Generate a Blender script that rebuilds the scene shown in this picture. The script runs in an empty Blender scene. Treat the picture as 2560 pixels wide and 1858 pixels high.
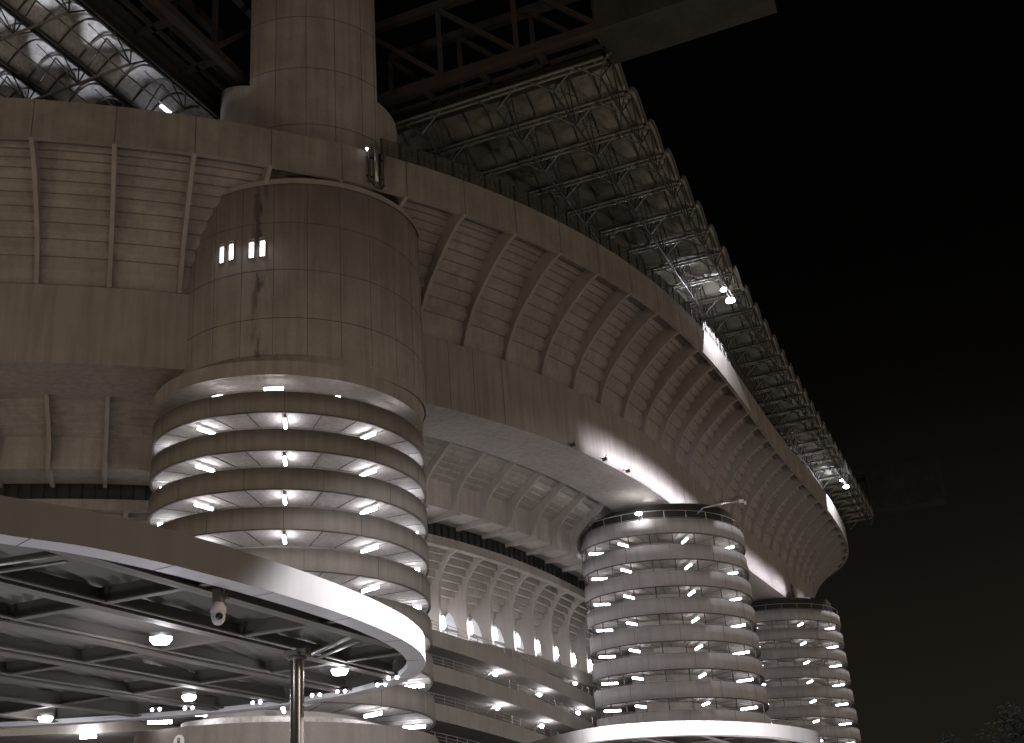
import bpy, math, random
from mathutils import Vector
random.seed(7)
R_ = math.radians
sc = bpy.context.scene
C = sc.collection

# ------------------------------------------------------------ camera, sky, exposure
cd = bpy.data.cameras.new("camera"); cam = bpy.data.objects.new("camera", cd); C.objects.link(cam)
PITCH, ROLL, FPX = 0.402998505, -0.0748788, 2969.02
cp, sp, cr, sr = math.cos(PITCH), math.sin(PITCH), math.cos(ROLL), math.sin(ROLL)
F = Vector((0, cp, sp)); U0 = Vector((0, -sp, cp)); R0 = Vector((1, 0, 0))
RR = cr*R0 + sr*U0; UU = -sr*R0 + cr*U0
from mathutils import Matrix
M = Matrix.Identity(4)
for i in range(3):
    M[i][0] = RR[i]; M[i][1] = UU[i]; M[i][2] = -F[i]
cam.matrix_world = M
cd.sensor_width = 36; cd.lens = FPX/2560*36; cd.clip_start = 0.1; cd.clip_end = 5000
sc.camera = cam
sc.view_settings.view_transform = 'Standard'; sc.view_settings.look = 'None'
sc.view_settings.exposure = 0; sc.view_settings.gamma = 1
sc.cycles.max_bounces = 5; sc.cycles.diffuse_bounces = 3; sc.cycles.glossy_bounces = 3
sc.cycles.transmission_bounces = 2; sc.cycles.volume_bounces = 0
sc.cycles.sample_clamp_indirect = 4.0
try:
    sc.cycles.use_denoising = True
    sc.cycles.denoiser = 'OPENIMAGEDENOISE'
    sc.cycles.use_light_tree = True
except Exception: pass

w = bpy.data.worlds.new("World"); sc.world = w; w.use_nodes = True
nt = w.node_tree; bg = nt.nodes["Background"]
tc = nt.nodes.new("ShaderNodeTexCoord"); sx = nt.nodes.new("ShaderNodeSeparateXYZ")
rp = nt.nodes.new("ShaderNodeValToRGB"); nz = nt.nodes.new("ShaderNodeTexNoise")
mp = nt.nodes.new("ShaderNodeMath"); mp.operation = 'MULTIPLY_ADD'
nt.links.new(tc.outputs["Generated"], sx.inputs[0]); nt.links.new(tc.outputs["Generated"], nz.inputs["Vector"])
nz.inputs["Scale"].default_value = 3.0; nz.inputs["Detail"].default_value = 3.0
nt.links.new(nz.outputs["Fac"], mp.inputs[0]); mp.inputs[1].default_value = -0.05
nt.links.new(sx.outputs["Z"], mp.inputs[2]); nt.links.new(mp.outputs[0], rp.inputs[0])
cr_ = rp.color_ramp; cr_.elements[0].position = 0.0; cr_.elements[0].color = (.0125, .0108, .0072, 1)
cr_.elements[1].position = 0.62; cr_.elements[1].color = (.00055, .00052, .0005, 1)
for p_, c_ in ((.10, (.0104, .0090, .0062)), (.20, (.0058, .0050, .0036)), (.32, (.0018, .0015, .0012)), (.42, (.0008, .0007, .0006))):
    e = cr_.elements.new(p_); e.color = (*c_, 1)
nt.links.new(rp.outputs[0], bg.inputs[0]); bg.inputs[1].default_value = 1.0

# ------------------------------------------------------------ plan of the stadium (metres; eye height is z = 0, ground is z = -1.6)
GZ = -1.6
CZ = Vector((-20.1, 99.07, 0)); DR = (-19.1, 99.0)
AL = (.3681, .9298)      # along the long side
AS = (.9298, -.3681)     # along the short side
def LS(l, s_, z): return (DR[0]+AL[0]*l+AS[0]*s_, DR[1]+AL[1]*l+AS[1]*s_, z)
KS = [-60,-45,-10,0,10,20,30,40,50,60,70,80,90,100,110,120,130,140,150,160,170,180,190,200,215,230,245,260,275,290,330]
KA = [111.6,108,85.7,79.5,73.2,66.9,60,52.7,45.5,39.2,33.6,28.9,25.1,22.5,21.3,21.3,21.8,22.7,23.4,23.5,22.8,21.4,19.5,18.5,8,-8,-25,-42,-58,-68,-68.4]
def interp(x, xs, ys):
    if x <= xs[0]: return ys[0]
    for i in range(len(xs)-1):
        if x <= xs[i+1]: return ys[i]+(ys[i+1]-ys[i])*(x-xs[i])/(xs[i+1]-xs[i])
    return ys[-1]
DS = .5
SX, SY, SA = [], [], []
x = y = 0.0; prev = None; i0 = None
for k in range(int(390/DS)):
    s = -60+k*DS; a = R_(interp(s, KS, KA))
    if prev is not None:
        x += (math.sin(a)+math.sin(prev))/2*DS; y += (math.cos(a)+math.cos(prev))/2*DS
    SX.append(x); SY.append(y); SA.append(a); prev = a
    if abs(s) < 1e-6: i0 = k
ox, oy = -42.74-0-SX[i0], 78.57-SY[i0]
SX = [v+ox for v in SX]; SY = [v+oy for v in SY]
def rim(s, o=0.0, z=0.0):
    f = (s+60)/DS; i = max(0, min(len(SX)-2, int(f))); f -= i
    X = SX[i]+(SX[i+1]-SX[i])*f; Y = SY[i]+(SY[i+1]-SY[i])*f; A = SA[i]+(SA[i+1]-SA[i])*f
    return Vector((X-math.cos(A)*o, Y+math.sin(A)*o, z))
def rim_az(s):
    return R_(interp(s, KS, KA))

# ------------------------------------------------------------ materials
def mat(name, col=(.3,.3,.3), rough=.85, metal=0.0, emit=None, es=1.0):
    m = bpy.data.materials.new(name); m.use_nodes = True
    b = m.node_tree.nodes["Principled BSDF"]
    b.inputs["Base Color"].default_value = (*col, 1); b.inputs["Roughness"].default_value = rough
    b.inputs["Metallic"].default_value = metal
    if emit:
        b.inputs["Emission Color"].default_value = (*emit, 1); b.inputs["Emission Strength"].default_value = es
    return m
def concrete(name, col, var=.25, streak=.3, blot=.35, line=None, scale=1.0):
    m = mat(name, col, .9); n = m.node_tree; b = n.nodes["Principled BSDF"]
    g = n.nodes.new("ShaderNodeNewGeometry")
    def noise(vs, sc_, det=5):
        mpn = n.nodes.new("ShaderNodeMapping"); mpn.inputs["Scale"].default_value = vs
        t = n.nodes.new("ShaderNodeTexNoise"); t.inputs["Scale"].default_value = sc_; t.inputs["Detail"].default_value = det
        n.links.new(g.outputs["Position"], mpn.inputs[0]); n.links.new(mpn.outputs[0], t.inputs["Vector"]); return t
    a = noise((1,1,1), .35*scale); c = noise((1,1,.06), 1.6*scale, 4); d = noise((1,1,1), 4.0*scale, 6)
    cur = None
    def rng(t, lo, hi, a0=.3, a1=.7):
        r = n.nodes.new("ShaderNodeMapRange"); r.inputs[1].default_value = a0; r.inputs[2].default_value = a1
        r.inputs[3].default_value = lo; r.inputs[4].default_value = hi
        n.links.new(t.outputs["Fac"], r.inputs[0]); return r.outputs[0]
    def mul(p, q):
        k = n.nodes.new("ShaderNodeMath"); k.operation = 'MULTIPLY'
        n.links.new(p, k.inputs[0]); n.links.new(q, k.inputs[1]); return k.outputs[0]
    v = mul(mul(rng(a, 1-var, 1+var*.5), rng(c, 1-streak, 1.04, .38, .58)), rng(d, 1-blot*.5, 1+blot*.25))
    mx = n.nodes.new("ShaderNodeVectorMath"); mx.operation = 'SCALE'; mx.inputs[0].default_value = col
    n.links.new(v, mx.inputs["Scale"])
    out = mx.outputs[0]
    if line:   # a run of damp staining down one line of the drum
        lx, ly, wd = line
        s3 = n.nodes.new("ShaderNodeSeparateXYZ"); n.links.new(g.outputs["Position"], s3.inputs[0])
        cb = n.nodes.new("ShaderNodeCombineXYZ"); n.links.new(s3.outputs[0], cb.inputs[0]); n.links.new(s3.outputs[1], cb.inputs[1])
        dd = n.nodes.new("ShaderNodeVectorMath"); dd.operation = 'DISTANCE'; dd.inputs[1].default_value = (lx, ly, 0)
        n.links.new(cb.outputs[0], dd.inputs[0])
        r = n.nodes.new("ShaderNodeMapRange"); r.inputs[1].default_value = 0.15; r.inputs[2].default_value = wd
        r.inputs[3].default_value = 1; r.inputs[4].default_value = 0; n.links.new(dd.outputs["Value"], r.inputs[0])
        t2 = noise((1.2,1.2,.35), 1.3, 6)
        f2 = mul(r.outputs[0], rng(t2, 0, 1, .46, .6))
        inv = n.nodes.new("ShaderNodeMath"); inv.operation = 'MULTIPLY_ADD'; inv.inputs[1].default_value = -.6; inv.inputs[2].default_value = 1
        n.links.new(f2, inv.inputs[0])
        m2 = n.nodes.new("ShaderNodeVectorMath"); m2.operation = 'SCALE'
        n.links.new(out, m2.inputs[0]); n.links.new(inv.outputs[0], m2.inputs["Scale"]); out = m2.outputs[0]
    n.links.new(out, b.inputs["Base Color"])
    bp = n.nodes.new("ShaderNodeBump"); bp.inputs["Strength"].default_value = .25; bp.inputs["Distance"].default_value = .03
    n.links.new(d.outputs["Fac"], bp.inputs["Height"]); n.links.new(bp.outputs[0], b.inputs["Normal"])
    return m
WARM = (.36, .33, .30)
M_CON = concrete("concrete", WARM, .18, .22, .25)
th0 = R_(-19); ph = math.atan2(CZ.x, CZ.y)
lx = DR[0] + 11.1*(math.cos(th0)*-math.sin(ph) + math.sin(th0)*math.cos(ph))
ly = DR[1] + 11.1*(math.cos(th0)*-math.cos(ph) - math.sin(th0)*math.sin(ph))
M_DRUM = concrete("drum_concrete", (.38,.345,.31), .15, .12, .15, line=(lx, ly, .95))
M_FASC = concrete("fascia_concrete", (.30,.27,.235), .2, .12, .15)
M_BEAM = concrete("beam_concrete", (.32,.29,.26), .1, .14, .06)
M_STEP = concrete("stepped_concrete", (.34,.31,.28), .16, .08, .2)
M_SOFF = concrete("soffit_concrete", (.40,.375,.35), .25, .0, .5, scale=.9)
M_BAND = concrete("band_concrete", (.32,.293,.262), .1, .05, .08)
M_BAND1 = concrete("dark_band_concrete", (.25,.228,.204), .12, .1, .1)
M_BAND2 = concrete("pale_band_concrete", (.38,.355,.335), .12, .08, .1)
M_JOINT = mat("joint", (.08,.07,.06))
M_DARK = mat("dark_metal", (.03,.028,.025), .6)
M_BLACK = mat("black_void", (.01,.01,.01), .9)
M_STEEL = mat("painted_steel", (.16,.15,.135), .45, .3)
M_GIRD = mat("girder_paint", (.05,.04,.035), .6)
M_GEND = concrete("girder_end_plate", (.045,.041,.034), .35, .1, .3)
M_VAULT = concrete("vault_sheet", (.21,.195,.17), .35, .0, .3, scale=.8)
M_VAULT.node_tree.nodes["Principled BSDF"].inputs["Roughness"].default_value = .35
M_RAIL = mat("rail_metal", (.45,.44,.42), .35, .6)
M_SHEET = concrete("translucent_sheet", (.5,.49,.48), .3, .0, .6, scale=.7)
M_TUBE = mat("lamp_tube", (.8,.8,.8), emit=(.93,.92,1.0), es=55)
M_TUBE2 = mat("lamp_tube_bright", (.8,.8,.8), emit=(.93,.92,1.0), es=30)
M_GLOW = mat("lamp_lens", (.8,.8,.8), emit=(.95,.94,1.0), es=60)
M_HOUS = mat("lamp_housing", (.4,.4,.4), .5)
M_WHITE = concrete("edge_panel", (.20,.19,.18), .08, .06, .05)
M_LIP = mat("lip_panel", (.74,.73,.75), .4)
M_DECK = mat("deck_sheet", (.22,.205,.19), .5, .1)
M_CBEAM = mat("canopy_steel", (.19,.17,.15), .6, .0)
M_COLM = mat("polished_column", (.20,.185,.17), .25, .8)
M_LITWIN = mat("lit_window", (.8,.8,.8), emit=(.93,.92,1.0), es=6)
M_ARCH = mat("lit_room", (.7,.7,.7), emit=(.82,.80,.95), es=.24)
M_WINGLASS = mat("dark_glass", (.02,.02,.02), .15)
M_PAVE = concrete("paving", (.18,.17,.15), .2, 0, .3)
M_SIGN = mat("sign_face", (.92,.91,.9), .5)
M_INK = mat("sign_ink", (.03,.03,.03), .6)
M_CAMW = mat("camera_shell", (.75,.74,.74), .3)
M_LEAF = mat("leaf", (.025,.03,.018), .8)
M_BARK = mat("bark", (.06,.05,.04), .9)

# ------------------------------------------------------------ mesh helpers
class MB:
    def __init__(s): s.v = []; s.f = []; s.m = []; s.sm = []; s.cm = 0; s.smooth = False
    def face(s, idx): s.f.append(idx); s.m.append(s.cm); s.sm.append(s.smooth)
    def grid(s, rows, close_v=False, close_u=False):
        b = len(s.v); nr = len(rows); nc = len(rows[0])
        for r in rows: s.v += [tuple(p) for p in r]
        for i in range(nr if close_u else nr-1):
            i2 = (i+1) % nr
            for j in range(nc if close_v else nc-1):
                j2 = (j+1) % nc
                s.face((b+i*nc+j, b+i*nc+j2, b+i2*nc+j2, b+i2*nc+j))
        return b, nr, nc
    def loft(s, rows, caps=True):       # closed cross-sections
        b, nr, nc = s.grid(rows, close_v=True)
        if caps:
            s.face(tuple(b+j for j in range(nc))[::-1]); s.face(tuple(b+(nr-1)*nc+j for j in range(nc)))
    def tube(s, p, q, r, n=6, r2=None):
        s.path([p, q], r, n, r2)
    def path(s, pts, r, n=6, r2=None):
        pts = [Vector(p) for p in pts]; rows = []
        for i, p in enumerate(pts):
            a = pts[max(0, i-1)]; c = pts[min(len(pts)-1, i+1)]; d = (c-a).normalized()
            u = d.cross(Vector((0, 0, 1)));
            if u.length < .05: u = d.cross(Vector((1, 0, 0)))
            u.normalize(); t = d.cross(u).normalized(); rr = r if (r2 is None or i == 0) else r2
            rows.append([p+u*math.cos(2*math.pi*k/n)*rr+t*math.sin(2*math.pi*k/n)*rr for k in range(n)])
        sm = s.smooth; s.smooth = n > 5; s.loft(rows); s.smooth = sm
    def bar(s, p, q, wd, ht, up=(0, 0, 1)):
        p = Vector(p); q = Vector(q); d = (q-p).normalized(); u = d.cross(Vector(up)).normalized(); t = u.cross(d)
        rows = [[c+u*wd/2*a+t*ht/2*b for a, b in ((-1,-1),(1,-1),(1,1),(-1,1))] for c in (p, q)]
        s.loft(rows)
    def box(s, c, dx, dy, dz, az=0):
        c = Vector(c); ca, sa = math.cos(az), math.sin(az)
        X = Vector((ca, sa, 0)); Y = Vector((-sa, ca, 0)); Z = Vector((0, 0, 1))
        s.loft([[c+X*dx/2*a+Y*dy/2*b+Z*dz/2*k for a, b in ((-1,-1),(1,-1),(1,1),(-1,1))] for k in (-1, 1)])
    def lathe(s, c, prof, n=24, a0=0, a1=2*math.pi):
        full = abs(a1-a0-2*math.pi) < 1e-6; rows = []
        for i in range(n if full else n+1):
            t = a0+(a1-a0)*i/n
            rows.append([(c[0]+r*math.cos(t), c[1]+r*math.sin(t), c[2]+z) for r, z in prof])
        s.grid(rows, close_u=full)
    def build(s, name, mats, parent=None, smooth=None, org=None):
        o0 = Vector(org) if org is not None else (parent_origin(parent) if parent else Vector((0,0,0)))
        me = bpy.data.meshes.new(name)
        me.from_pydata([tuple(Vector(p)-o0) for p in s.v], [], s.f)
        for mm in (mats if isinstance(mats, (list, tuple)) else [mats]): me.materials.append(mm)
        me.polygons.foreach_set("material_index", s.m)
        me.polygons.foreach_set("use_smooth", [bool(smooth) or k for k in s.sm] if smooth is None or smooth else [False]*len(s.f))
        me.update()
        import bmesh
        bm = bmesh.new(); bm.from_mesh(me); bmesh.ops.recalc_face_normals(bm, faces=bm.faces); bm.to_mesh(me); bm.free()
        o = bpy.data.objects.new(name, me); C.objects.link(o)
        if parent: o.parent = parent
        elif org is not None: o.location = o0
        return o
ORG = {}
def parent_origin(p):
    v = Vector((0,0,0))
    while p: v = v+Vector(p.location); p = p.parent
    return v
def tag(o, label, cat, group=None, kind=None):
    if label: o["label"] = label
    if cat: o["category"] = cat
    if group: o["group"] = group
    if kind: o["kind"] = kind
    return o
def thing(name, label, cat, loc, group=None):
    o = bpy.data.objects.new(name, None); C.objects.link(o); o.location = loc; o.empty_display_size = .2
    return tag(o, label, cat, group)
def srange(a, b, n): return [a+(b-a)*i/n for i in range(n+1)]
def sweep(mb, prof, s0, s1, step=1.6, zf=None, closed=True):
    n = max(2, int((s1-s0)/step)); rows = []
    for s in srange(s0, s1, n):
        dz = zf(s) if zf else 0
        rows.append([rim(s, o, z+dz) for o, z in prof])
    if closed: mb.loft(rows)
    else: mb.grid(rows)
def arc(c, r, t, ph):   # theta from the direction towards the camera, positive to the right
    ux, uy = -math.sin(ph), -math.cos(ph); wx, wy = math.cos(ph), -math.sin(ph)
    return c[0]+r*(math.cos(t)*ux+math.sin(t)*wx), c[1]+r*(math.cos(t)*uy+math.sin(t)*wy)

# ------------------------------------------------------------ fill lights added outside the frame to brighten the facade
def light(name, typ, loc, energy, col=(1,.84,.66), size=1.0, aim=None, spot=None, blend=.15):
    l = bpy.data.lights.new(name, typ); l.energy = energy; l.color = col
    if typ == 'AREA': l.size = size; l.shape = 'DISK'
    if typ in ('POINT', 'SPOT'): l.shadow_soft_size = size
    if typ == 'SPOT': l.spot_size = R_(spot); l.spot_blend = blend
    if typ == 'SUN': l.angle = R_(size)
    o = bpy.data.objects.new(name, l); C.objects.link(o); o.location = loc
    if aim is not None:
        d = Vector(aim)-Vector(loc); o.rotation_euler = d.to_track_quat('-Z', 'Y').to_euler()
    return o
AMB = 1.0
WL = (1, .81, .635)
for s, e_ in ((-50, 2600), (-28, 2600), (-6, 2300), (16, 800)):
    light("forecourt_fill", 'AREA', rim(s, -52, 9), e_*AMB, col=WL, size=6, aim=rim(s, 9, 45))  # added unseen fill for the left facade and drum
for s in (-30, 30):
    light("distant_fill", 'AREA', rim(s, -115, 16), 8200*AMB, col=WL, size=8, aim=rim(s, 9, 50))  # added far fill that reaches the shaft above the rim
for x_, y_, e_ in ((80, 62, 3600), (104, 112, 4800), (122, 170, 6500), (150, 235, 8000)):
    light("right_side_fill", 'AREA', (x_, y_, 10), e_*AMB, col=(1, .84, .69), size=7, aim=(x_*.25, y_+25, 45))  # added unseen fill from the right, leaves near rib sides dark
for s in range(-40, 215, 22):
    light("wall_fill", 'AREA', rim(s, -14, GZ+.4), (520 if s < 26 else 170)*AMB, col=WL, size=4, aim=rim(s, 4, 52))  # added fill from below for walls and undersides
light("city_glow", 'SUN', (60, -60, 30), .1, col=WL, size=60, aim=(0, 0, 16))

# ------------------------------------------------------------ ground
g = MB(); g.grid([[(x, y, GZ) for x in (-3000, -200, 0, 200, 3000)] for y in (-3000, 0, 200, 3000)])
tag(g.build("ground", M_PAVE), None, None, kind="structure")

# ------------------------------------------------------------ upper tier of the grandstand
UG = thing("upper_grandstand", "overhanging upper tier of the stadium, pale ribs under a tall plain rim wall", "grandstand", rim(60, 9, 49))
S0, S1 = -58, 300
m = MB(); sweep(m, [(0,57.7),(0,61.4),(.45,61.4),(.45,57.7)], S0, S1); RW = m
RIBS = [5.5+6.42*k for k in range(-9, 42)]
j = RW; j.cm = 1
for s in RIBS:
    a = rim_az(s); j.box(rim(s, -.004, 59.55), .05, .03, 3.66, math.pi/2-a)
j.build("rim_wall", [M_FASC, M_JOINT], UG)
steps = []; n = 11
for k in range(n):
    o_ = .45+7.9*k/n; z_ = 59.0-8.7*(k/n)**1.9; o2 = .45+7.9*(k+1)/n
    steps += [(o_+.05, z_), (o2, z_-.38)]
steps += [(8.5, 50.2), (9.1, 48.8), (9.6, 48.8), (9.6, 59.5), (.45, 59.5)]
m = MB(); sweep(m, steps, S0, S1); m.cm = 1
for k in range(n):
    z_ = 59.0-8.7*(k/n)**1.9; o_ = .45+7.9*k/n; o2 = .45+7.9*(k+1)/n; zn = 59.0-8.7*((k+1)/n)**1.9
    sweep(m, [(o2-.07, z_-.395),(o2-.07, z_-.30),(o2+.04, z_-.30),(o2+.04, z_-.44)], S0, S1, 3)  # dark strips paint in the shadow lines at the step joints
m.build("stepped_underside", [M_STEP, mat("step_joint_shadow", (.17,.15,.13))], UG)
rib_out = [(-.0,57.72),(1.2,57.25),(2.4,56.45),(3.6,55.5),(4.8,54.45),(5.9,53.35),(6.8,52.3),(7.35,51.4),(7.95,50.3),(8.25,49.5),(8.42,48.78)]
rib_in = [(9.4,48.78),(9.3,52),(7.6,53.5),(5.3,56.4),(2.8,58.5),(.4,59.1)]
def rib_mesh(s, prof, th, name, mt, par):
    mb = MB(); a = rim_az(s); t = Vector((math.sin(a), math.cos(a), 0))*th/2
    mb.loft([[rim(s, o, z)-t for o, z in prof], [rim(s, o, z)+t for o, z in prof]])
    return mb.build(name, mt, par)
for s in RIBS: rib_mesh(s, rib_out+rib_in, .36, "rib", M_BAND, UG)

# ------------------------------------------------------------ ring beam
RB = thing("ring_beam", "huge smooth concrete box beam curving below the upper tier and resting on the towers", "beam", rim(60, 12, 41.5))
m = MB(); sweep(m, [(8.5,41.6),(8.5,48.75),(15.5,48.75),(15.5,41.6)], S0, S1); j = m; j.cm = 1
for s in (48, 51.5, 56, 104, 136, 170):
    j.box(rim(s, 8.495, 45.2), .04, .02, 7.1, math.pi/2-rim_az(s))
j.build("box_section", [M_BEAM, M_JOINT], RB)
# round painted emblem on the far end of the beam
em = MB(); aa = rim_az(172); tx = Vector((math.sin(aa), math.cos(aa), 0))
for ww, hh, off in ((1.0, 1.35, 0), (.5, 1.1, .1)):
    pts = [rim(172, 8.46, 43.9)+tx*(off+ww*math.sin(k/24*2*math.pi))+Vector((0,0,hh*math.cos(k/24*2*math.pi))) for k in range(25)]
    em.path(pts, .06, 4)
em.build("painted_emblem", M_INK, RB)

# ------------------------------------------------------------ middle tier
LG = thing("middle_grandstand", "recessed middle tier of the stadium with curved ribs and a flat pale lip", "grandstand", rim(60, 20, 36))
steps = [(15.7, 43.6)]; n = 7
for k in range(n):
    f0, f1 = k/n, (k+1)/n
    steps += [(16.2+4.9*f0, 42.7-3.2*f0), (16.2+4.9*f1, 42.45-3.2*f0)]
steps += [(21.2,39.2),(21.25,36.75),(24.8,36.5),(24.8,45),(15.7,45)]
m = MB(); sweep(m, steps, S0, 230); m.build("stepped_underside", M_STEP, LG)
lr = [(15.55,42.3),(16.7,41.55),(17.9,40.7),(18.9,39.95),(19.6,39.3),(20.1,38.6),(20.35,37.9),(20.42,37.0),(20.45,36.3),(20.3,36.02),(21.2,36.1),(24.75,36.1),(24.75,37),(22,37.2),(21.9,39.5),(16.5,43.8),(15.55,43.8)]
LRIB = [5.9+6.25*k for k in range(-9, 34)]
for s in LRIB: rib_mesh(s, lr, .36, "rib", M_BAND, LG)

# ------------------------------------------------------------ service gallery (dark strip)
SG = thing("service_gallery", "dark slotted service gallery strip under the lip of the middle tier", "gallery", rim(60, 25, 35))
m = MB(); sweep(m, [(25.4,34.9),(25.4,37.2),(25.7,37.2),(25.7,34.9)], S0, 220); m.build("back_panel", M_DARK, SG)
for k in range(0, 92):
    s = -20+k*1.55; m = MB(); m.box(rim(s, 25.0, 35.7), .12, .25, 1.7, math.pi/2-rim_az(s)); m.build("post", M_BLACK, SG)
 

# ------------------------------------------------------------ old terrace with arches
OT = thing("old_terrace", "old lower ring of the stadium with curved column arms and lit arches", "terrace", rim(90, 28, 24))
m = MB(); sweep(m, [(24.7,34.0),(24.7,35.0),(25.6,35.0),(25.6,34.0)], S0, 220); m.build("edge_beam", M_FASC, OT)
steps = [(25.5,34.8)]; n = 7
for k in range(n):
    f0, f1 = k/n, (k+1)/n
    steps += [(25.9+3.9*f0, 34.5-5.2*f0), (25.9+3.9*f0+.4, 34.5-5.2*f0), (25.9+3.9*f0+.4, 34.95-5.2*f0), (25.9+3.9*f1, 34.95-5.2*f0)]
steps += [(30.4,29.2),(33.5,29.2),(33.5,35.05),(25.5,35.05)]
m = MB(); sweep(m, steps, S0, 200); m.build("stepped_underside", M_STEP, OT)
m = MB(); sweep(m, [(26,22.9),(26,24.5),(26.25,24.5),(26.25,23.25),(33,23.25),(33,22.9)], S0, 200); m.build("parapet", M_BAND, OT)
COLS = [68.5+6.7*k for k in range(-13, 13)]
cprof = [(27.75,23.2),(27.75,29.6),(27.6,30.8),(27.25,32.0),(26.6,33.0),(25.8,33.7),(24.9,34.0),(24.9,34.9),(26.6,34.9),(30.4,30.0),(30.4,28.9),(29.6,27.9),(29.1,26.4),(28.9,23.2)]
for s in COLS: rib_mesh(s, cprof, .42, "column", M_BAND, OT)
m = MB(); sweep(m, [(31.6,23.2),(31.6,29.4),(32.1,29.4),(32.1,23.2)], S0, 200); m.build("back_wall", M_SOFF, OT)
for s in COLS[4:]:
    mid = s+3.35; a = rim_az(mid); t = Vector((math.sin(a), math.cos(a), 0))
    w_ = 1.9; pts = [(-w_, 23.4), (w_, 23.4), (w_, 27.6)]+[(w_*math.cos(q), 27.6+2.2*math.sin(q)) for q in srange(0, math.pi, 12)[1:-1]]+[(-w_, 27.6)]
    mb = MB(); mb.loft([[rim(mid, 31.45, z-.5)+t*u for u, z in pts], [rim(mid, 31.7, z-.5)+t*u for u, z in pts]])
    ar = mb.build("arch_window", M_ARCH, OT)
    mb = MB(); mb.bar(rim(mid, 31.4, 27.0)-t*w_, rim(mid, 31.4, 27.0)+t*w_, .12, .25)
    mb.bar(rim(mid, 31.4, 25.0)-t*w_, rim(mid, 31.4, 25.0)+t*w_, .1, .7)
    mb.build("transom", M_BAND, ar)
for i, s in enumerate(COLS[7:]):
    p = rim(s, 27.4, 26.3); mb = MB(); mb.smooth = True
    mb.lathe(p, [(.01,.85),(.12,.65),(.22,.1),(.25,-.3),(.16,-.55),(.01,-.62)], 10)
    o = mb.build("wall_lantern", M_TUBE, org=p)
    tag(o, "tall glowing lantern on the %s terrace column counted from the near tower" % (["first","second","third","fourth","fifth","sixth","seventh","eighth","ninth","tenth","eleventh","twelfth","thirteenth","fourteenth","fifteenth","sixteenth","seventeenth","eighteenth","nineteenth"][i]), "lantern", "lanterns along the arched terrace")
    light("lantern_glow", 'POINT', rim(s, 27.0, 26.0), 70, col=(.93,.92,1), size=.3)

for i, s in enumerate(COLS[7:14]):
    p = rim(s+3.4, 29.6, 25.3); mb = MB(); mb.smooth = True; mb.lathe(p, [(.01,.26),(.2,.16),(.27,0),(.2,-.16),(.01,-.26)], 10)
    tag(mb.build("globe_lamp", M_TUBE, org=p), "small globe lamp between columns of the arched terrace, %s from the near tower" % ["first","second","third","fourth","fifth","sixth","seventh"][i], "lamp", "globe lamps along the arched terrace")
# ------------------------------------------------------------ sloping facade ramps
ORD = ["first","second","third","fourth","fifth","sixth","seventh","eighth","ninth","tenth","eleventh","twelfth"]
def zr(s): return -(s-64)*.08
for k, zt in enumerate((24.35, 20.75, 16.85, 13.0, 9.1)):
    FR = thing("facade_ramp", "%s sloping access ramp counted downward below the arched terrace" % ORD[k], "ramp", rim(64, 25, zt), "sloping ramps on the facade")
    sa = 58 if k == 0 else -45
    zf = lambda s: zr(max(s, 30) if s < 30 else s)
    m = MB(); sweep(m, [(24.4,zt-1.7),(24.4,zt),(24.6,zt),(24.6,zt-1.35),(32.5,zt-1.35),(32.5,zt-1.7)], sa, 205, 2, zf); m.build("parapet_slab", M_BAND, FR)
    m = MB(); n_ = int((205-sa)/2.2)
    for zz in (.28, .6, .95):
        m.path([rim(s, 24.5, zt+zz+zf(s)) for s in srange(sa, 205, n_)], .035, 4)
    for s in srange(sa, 205, n_): m.tube(rim(s, 24.5, zt+zf(s)-.05), rim(s, 24.5, zt+.95+zf(s)), .04, 4)
    m.build("railing", M_BAND, FR)
m = MB(); sweep(m, [(32.5,GZ),(32.5,22.9),(33,22.9),(33,GZ)], S0, 210); 
tag(m.build("facade_wall", M_FASC, org=rim(60,32,GZ)), "plain back wall behind the sloping facade ramps", "wall")
RL = [(78.2,21.22),(91.0,19.92),(104.3,22.5),(78.2,17.54),(90.9,16.27),(104.4,18.83)]
RN = ["upper row beside the near tower","middle of the upper row","upper row beside the spiral tower","second row beside the near tower","middle of the second row","second row beside the spiral tower"]
for (s, z), nm in zip(RL, RN):
    z2 = z+.1
    T = thing("ramp_lamp", "small lamp on a curved bracket under the facade ramps, %s" % nm, "lamp", rim(s, 26, z2), "bracket lamps along the facade ramps")
    m = MB(); m.path([rim(s-6.5, 24.5, z-1.5), rim(s-4.5, 25, z-.6), rim(s-2.2, 25.6, z), rim(s, 26, z2+.25), rim(s+2.5, 26.2, z2+.35)], .12, 5); m.build("bracket", M_RAIL, T)
    m = MB(); m.smooth = True; m.lathe(rim(s, 26, z2), [(.01,.2),(.22,.12),(.28,-.08),(.15,-.24),(.01,-.28)], 10); m.build("lamp_head", M_TUBE2, T)
    light("ramp_lamp_glow", 'POINT', rim(s, 25.6, z2-.3), 260, col=(.93,.92,1), size=.3)

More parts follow.
